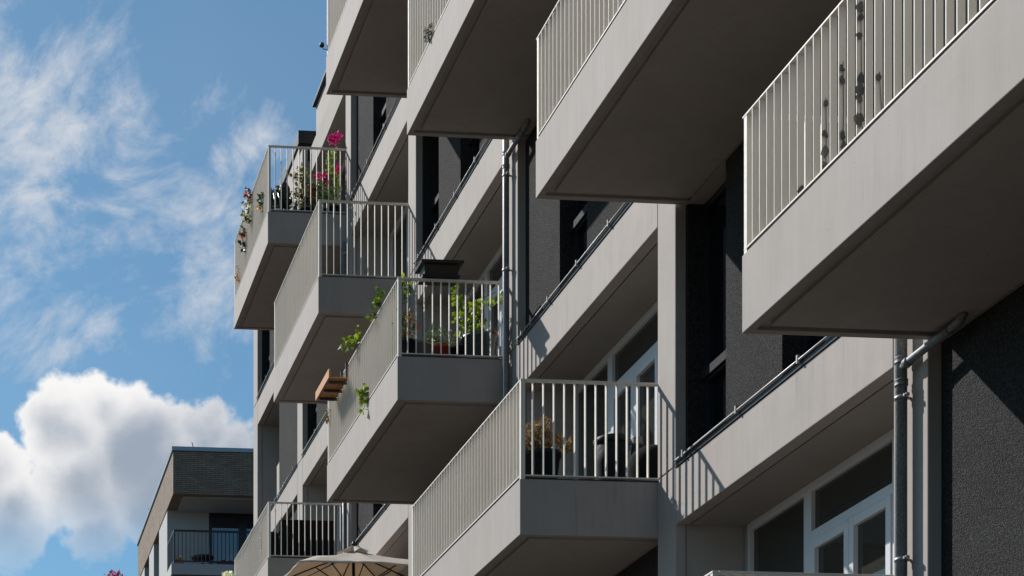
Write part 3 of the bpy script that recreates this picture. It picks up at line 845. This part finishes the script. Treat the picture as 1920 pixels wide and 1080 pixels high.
sprig('vine_sprig', 'light green sprig hanging through the front slats onto the concrete edge', (0.0, 22.40, 3.78), [((-.03, 22.42, 3.75), .06, 16), ((-.04, 22.40, 3.64), .06, 16), ((-.05, 22.38, 3.55), .05, 10), ((-.04, 22.36, 3.46), .03, 4)], 'leaf_lime', 0.085)
sprig('vine_sprig', 'thin yellow flowered sprig rising over the railing near the window box', (0.03, 21.75, 4.50), [((-.03, 21.78, 4.60), .09, 22), ((0, 21.7, 4.70), .07, 12), ((-.02, 21.95, 4.52), .05, 10)], 'leaf_green', 0.07, petals=('leaf_lime', [((-.03, 21.75, 4.62), .05, 12)]))
sprig('vine_sprig', 'wispy sprig at the far end of the railing beside the wooden shelf', (0.0, 24.65, 4.30), [((-.02, 24.66, 4.28), .06, 10), ((-.02, 24.66, 4.18), .05, 8)], 'leaf_russet', 0.06)

# -- top balcony with flowers
def bushy(name, label, c, potr, poth, blobs, m, size, petals=(), narrow=0.5, pm='slate_plastic'):
    t = thing(name, label, 'plant', c)
    pot(t, c, potr*0.8, potr, poth, pm)
    mb = MB()
    for (p, r, n) in blobs: mb.leafs(p, r, n, size, rnd, 0.1, 0.1, narrow)
    mb.build('foliage', m, t, normals=False)
    for (pm_, lst) in petals:
        mb = MB()
        for (p, r, n) in lst: mb.leafs(p, r, n, size*0.8, rnd, 0.1, 0, 0.9)
        mb.build('blossom', pm_, t, normals=False)
    twigs(t, c, c[2]+poth-0.04, [p for (p, r, n) in blobs], .007)
    return t
bushy('potted_plant', 'dark leafy bush at the front corner of the flower balcony', (.22, 30.1, ZA), .16, .28, [((.10, 30.1, ZA+.46), (.14, .2, .19), 200), ((.30, 30.1, ZA+.48), (.16, .2, .21), 230), ((.46, 30.1, ZA+.44), (.13, .2, .19), 170)], 'leaf_dark', .11, narrow=.34)
bushy('flowering_plant', 'russet and yellow flowering bush in the middle of the flower balcony', (.78, 30.0, ZA), .15, .26, [((.72, 30, ZA+.58), (.17, .2, .30), 300), ((.68, 30, ZA+.92), (.10, .12, .14), 60), ((.86, 30, ZA+.52), (.15, .2, .27), 220), ((.55, 30, ZA+.86), (.09, .1, .07), 18)], 'leaf_russet', .075,
      [('leaf_lime', [((.72, 30, ZA+.85), (.12, .12, .2), 34)])])
bushy('flowering_plant', 'pink geranium bush beside the russet bush', (1.02, 30.0, ZA), .14, .26, [((1.02, 30, ZA+.56), (.17, .2, .28), 280), ((1.10, 30, ZA+.35), (.15, .2, .18), 150)], 'leaf_green', .075,
      [('petal_pink', [((.90, 29.95, ZA+.60), (.07, .08, .05), 34), ((1.02, 29.95, ZA+.86), (.12, .08, .045), 60), ((1.12, 29.95, ZA+.80), (.07, .08, .05), 24)])])
bushy('flowering_plant', 'tall climbing plant with pink blossom beside the pilaster, on the flower balcony', (1.24, 29.85, ZA), .11, .26, [((1.22, 29.85, ZA+.45), (.10, .12, .25), 110), ((1.18, 29.85, ZA+.95), (.10, .1, .25), 90), ((1.26, 29.85, ZA+.70), (.07, .1, .25), 60), ((1.20, 29.85, ZA+1.20), (.06, .08, .1), 24)], 'leaf_lime', .08,
      [('petal_pink', [((1.20, 29.8, ZA+1.42), (.085, .08, .075), 60), ((1.28, 29.8, ZA+1.50), (.05, .06, .06), 26), ((1.30, 29.8, ZA+.92), (.04, .05, .09), 24)])])
c = (.22, 29.75, ZA)
t = thing('watering_can', 'small pale grey can at the corner behind the flower balcony railing', 'can', c)
MB().lathe(c, [(.055, 0), (.06, .01), (.06, .14), (.05, .15)], 16).build('body', 'pale_metal', t)
MB().tube([(.17, 29.75, ZA+.14), (.17, 29.75, ZA+.26), (.15, 29.75, ZA+.42), (.22, 29.75, ZA+.45), (.26, 29.75, ZA+.30), (.27, 29.75, ZA+.13)], .010, 6).build('handle', 'pale_metal', t)
c = (.50, 30.6, ZA+.62)
t = thing('hanging_lantern', 'dark rounded lantern seen through the railing of the flower balcony', 'lantern', c)
MB().lathe(c, [(.03, 0), (.09, .05), (.11, .20), (.10, .32), (.05, .42), (.02, .44)], 18).build('shade', 'black_plastic', t)
MB().tube([(c[0], c[1], c[2]-.62+.005), (c[0], c[1], c[2]+.02)], .010, 6).build('stand', 'black_plastic', t)
# hanging flowers on the outside of that railing
sprig('hanging_flowers', 'red and white flowers hung at the top of the front railing, flower balcony', (0.0, 31.2, 10.55), [((-.06, 31.2, 10.50), .07, 14), ((-.06, 31.3, 10.32), .07, 20), ((-.05, 31.25, 10.20), .06, 16)], 'leaf_russet', .085, petals=('petal_white', [((-.07, 31.2, 10.40), .08, 24), ((-.07, 31.25, 10.25), .06, 16)]))
sprig('hanging_flowers', 'bright red blossom poking over the front railing, flower balcony', (0.0, 31.15, 10.64), [((-.05, 31.15, 10.62), .05, 8), ((-.08, 31.2, 10.72), .03, 6)], 'leaf_dark', .08, petals=('petal_red', [((-.07, 31.15, 10.58), .06, 18)]))
sprig('hanging_flowers', 'small red flower cluster halfway along the front railing, flower balcony', (0.0, 31.75, 10.22), [((-.05, 31.75, 10.20), .06, 14), ((-.05, 31.8, 10.05), .05, 12), ((-.05, 31.85, 9.92), .05, 10)], 'leaf_dark', .08, petals=('petal_red', [((-.06, 31.8, 10.14), .05, 14)]))
sprig('hanging_flowers', 'single orange blossom between the front slats, flower balcony', (0.0, 30.1, 9.86), [((-.03, 30.1, 9.84), .02, 3)], 'leaf_russet', .06, petals=('petal_orange', [((-.04, 30.1, 9.84), .05, 14)]))
sprig('hanging_flowers', 'orange flower cluster low at the far end of the front railing, flower balcony', (0.0, 32.55, 9.80), [((-.03, 32.55, 9.90), .03, 4), ((-.03, 32.56, 9.72), .03, 4)], 'leaf_russet', .06, petals=('petal_orange', [((-.04, 32.56, 9.74), .05, 18), ((-.04, 32.5, 9.64), .03, 8)]))

# -- far lower balcony: black screen, fairy lights, white flowers
t = thing('covered_furniture', 'wide black tarpaulin cover behind the lower far railing', 'cover', (.95, 31.0, ZE))
MB().box(.30, 1.30, 30.0, 31.0, ZE, 4.36).build('cover', 'black_fabric', t, bevel=0.03)
MB().box(.12, .298, 30.2, 30.9, ZE, 4.20).build('cover_side', 'black_fabric', t, bevel=0.03)
t = thing('fairy_lights', 'string of small white fairy lights hung on the front railing', 'string lights', (0, 30.6, 4.0))
m = MB(); m.tube([(-.012, 29.6, 4.36), (-.012, 30.2, 4.30), (-.012, 31.0, 4.37), (-.012, 31.7, 4.30), (-.012, 32.6, 4.38)], .004, 5).tube([(-.012, 30.05, 4.32), (-.012, 30.05, 3.75)], .003, 5).build('cable', 'grey_plastic', t)
for k, (yy, zz, s) in enumerate([(30.05, 4.22, .016), (30.05, 4.14, .018), (30.05, 4.02, .017), (30.05, 3.80, .018), (30.05, 3.74, .014), (30.65, 3.72, .016), (30.75, 4.20, .014), (30.78, 4.14, .012), (31.55, 4.16, .014), (31.6, 4.10, .014), (32.0, 4.3, .012)]):
    MB().lathe((-.022, yy, zz), [(s*.4, -s), (s, -s*.4), (s, s*.4), (s*.4, s)], 8).build('bulb', 'white_frame', t)
sprig('hanging_flowers', 'white flowers at the far end of the lower front railing', (-.01, 33.05, 4.02), [((-.10, 33.0, 4.05), .10, 30), ((-.08, 33.0, 3.90), .11, 30)], 'leaf_green', .085, petals=('petal_white', [((-.12, 32.95, 4.14), .12, 130), ((-.16, 32.95, 4.0), .10, 80)]))

# -- leaves caught between the slats of the nearest balcony
t = thing('climbing_plant', 'dark ivy leaves growing up between the slats of the nearest balcony', 'plant', (0.10, 10.0, ZD))
lv = MB()
spots = [(10.053, 1.345, .045), (10.055, 1.29, .04), (10.05, 1.17, .035), (10.27, 1.10, .03), (10.27, 1.02, .035), (10.46, 0.99, .034), (10.47, 0.80, .03), (10.46, .70, .05), (10.47, .605, .04), (10.05, .92, .045), (10.055, .85, .05), (10.052, .79, .04), (10.04, .665, .065), (10.26, .62, .04), (10.80, .60, .045), (9.83, .80, .04), (10.255, .68, .03)]
rows = {}
for (yy, zz, s) in spots:
    ynear = 7.53+(11.519-7.53)/38.0*round((yy-7.53)/((11.519-7.53)/38.0))
    yb = ynear-0.016
    rows.setdefault(round(yb, 3), []).append(zz)
    for q in range(2):
        cx, cz = 0.030+rnd.uniform(-.012, .006), zz+rnd.uniform(-.012, .012)
        r0 = s*rnd.uniform(.55, .8)
        pts = [(cx, yb-.004, cz)]
        for k in range(9):
            a = 2*math.pi*k/9+rnd.uniform(-.2, .2); rr = r0*rnd.uniform(.55, 1.25)
            pts.append((cx+rr*.75*math.cos(a), yb+rnd.uniform(-.006, .006), cz+rr*math.sin(a)))
        lv.poly(pts, [(0, 1+k, 1+(k+1) % 9) for k in range(9)])
lv.build('foliage', 'leaf_grey', t, normals=False)
st = MB()
for yb, zs in rows.items():
    st.tube([(.045, yb, ZD+.03), (.03, yb, min(zs)), (.035, yb+.004, (min(zs)+max(zs))/2), (.03, yb, max(zs)+.04)], .0022, 5)
st.build('stem', 'bark', t)

# -- small things on the top balconies
t = thing('clip_lamp', 'small black lamp clipped to the far end of the top balcony railing', 'lamp', (.0, 24.86, 9.62))
MB().tube([(.03, 24.87, 9.62), (-.03, 24.90, 9.64), (-.05, 24.90, 9.69)], .006, 6).build('arm', 'black_plastic', t)
MB().lathe((-.05, 24.90, 9.68), [(.035, 0), (.032, .04), (.012, .055)], 12).build('head', 'black_plastic', t)
t = thing('tied_cloth', 'grey knotted cloth tied to the slats of an upper balcony', 'cloth', (-.02, 19.35, 6.6))
m = MB(); m.leafs((-.02, 19.35, 6.62), (.03, .06, .07), 60, .06, rnd, 0, .3, .5); m.build('cloth', 'cloth_grey', t, normals=False)

# -- furniture on the brick building's loggia
t = thing('round_table', 'dark round wicker table behind the brick building railing', 'table', (1.95, 50.6, 9.07))
MB().lathe((1.95, 50.6, 9.52), [(.10, -.10), (.30, -.03), (.34, 0), (.34, .03), (.30, .035)], 20).build('top', 'dark_brown', t)
MB().tube([(1.95, 50.6, 9.075), (1.95, 50.6, 9.43)], .05, 10).build('leg', 'dark_brown', t)
MB().lathe((1.95, 50.6, 9.072), [(.2, 0), (.2, .03), (.06, .05)], 16).build('foot', 'dark_brown', t)
c = (1.22, 50.3, 9.07)
t = thing('potted_plant', 'small plant in a terracotta pot at the corner of the brick loggia', 'plant', c)
pot(t, c, .09, .12, .24, 'terracotta')
m = MB(); m.leafs((1.22, 50.3, 9.40), (.12, .12, .10), 50, .08, rnd, 0, 0, .5); m.build('foliage', 'leaf_russet', t, normals=False)
c = (2.65, 50.4, 9.07)
t = thing('planter_trough', 'low terracotta trough beside the round table, brick loggia', 'planter', c)
taper(MB(), 2.65, 50.4, 9.075, 9.30, .28, .12, .32, .15).build('trough', 'terracotta', t, bevel=.01)
m = MB(); m.leafs((2.65, 50.4, 9.34), (.30, .12, .06), 60, .07, rnd, 0, 0, .5); m.build('foliage', 'leaf_dark', t, normals=False)

# ------------------------------------------------------------------ blossom tree, only its tip shows
TX, TY = -1.68, 39.9
t = thing('blossom_tree', 'tall tree with pink blossom, only its tip showing left of the brick building', 'tree', (TX, TY, GZ))
m = MB(); m.tube([(TX, TY, GZ), (TX+.05, TY, GZ+3), (TX-.05, TY+.05, GZ+7), (TX, TY, GZ+11.5)], [.20, .16, .11, .03], 12).build('trunk', 'bark', t)
m = MB()
limbs = []
for k in range(14):
    z = GZ+4.5+k*.5; a = k*2.4; L = 1.9-0.10*k
    e = (TX+L*math.cos(a), TY+L*math.sin(a), z+.9); limbs.append(e)
    m.tube([(TX, TY, z), (TX+.5*L*math.cos(a), TY+.5*L*math.sin(a), z+.6), e], [.06, .04, .015], 6)
m.build('limb', 'bark', t)
m = MB(); pk = MB()
for (x, y, z) in limbs+[(TX, TY, 4.9), (TX-.1, TY, 5.1), (TX+.1, TY, 5.0), (TX+.02, TY, 5.5), (TX+.0, TY, 5.80)]:
    r_ = .65 if z < 4.4 else .34
    m.leafs((x, y, z), (r_, r_, r_*.8), 220, .11, rnd, 0, 0, .5); pk.leafs((x, y, z+.05), (r_, r_, r_*.8), 160, .09, rnd, .3, 0, .8)
m.build('crown', 'leaf_green', t, normals=False); pk.build('blossom', 'petal_pink', t, normals=False)

# ------------------------------------------------------------------ render settings
sc.render.engine = 'CYCLES'
sc.cycles.max_bounces = 6
sc.cycles.diffuse_bounces = 4
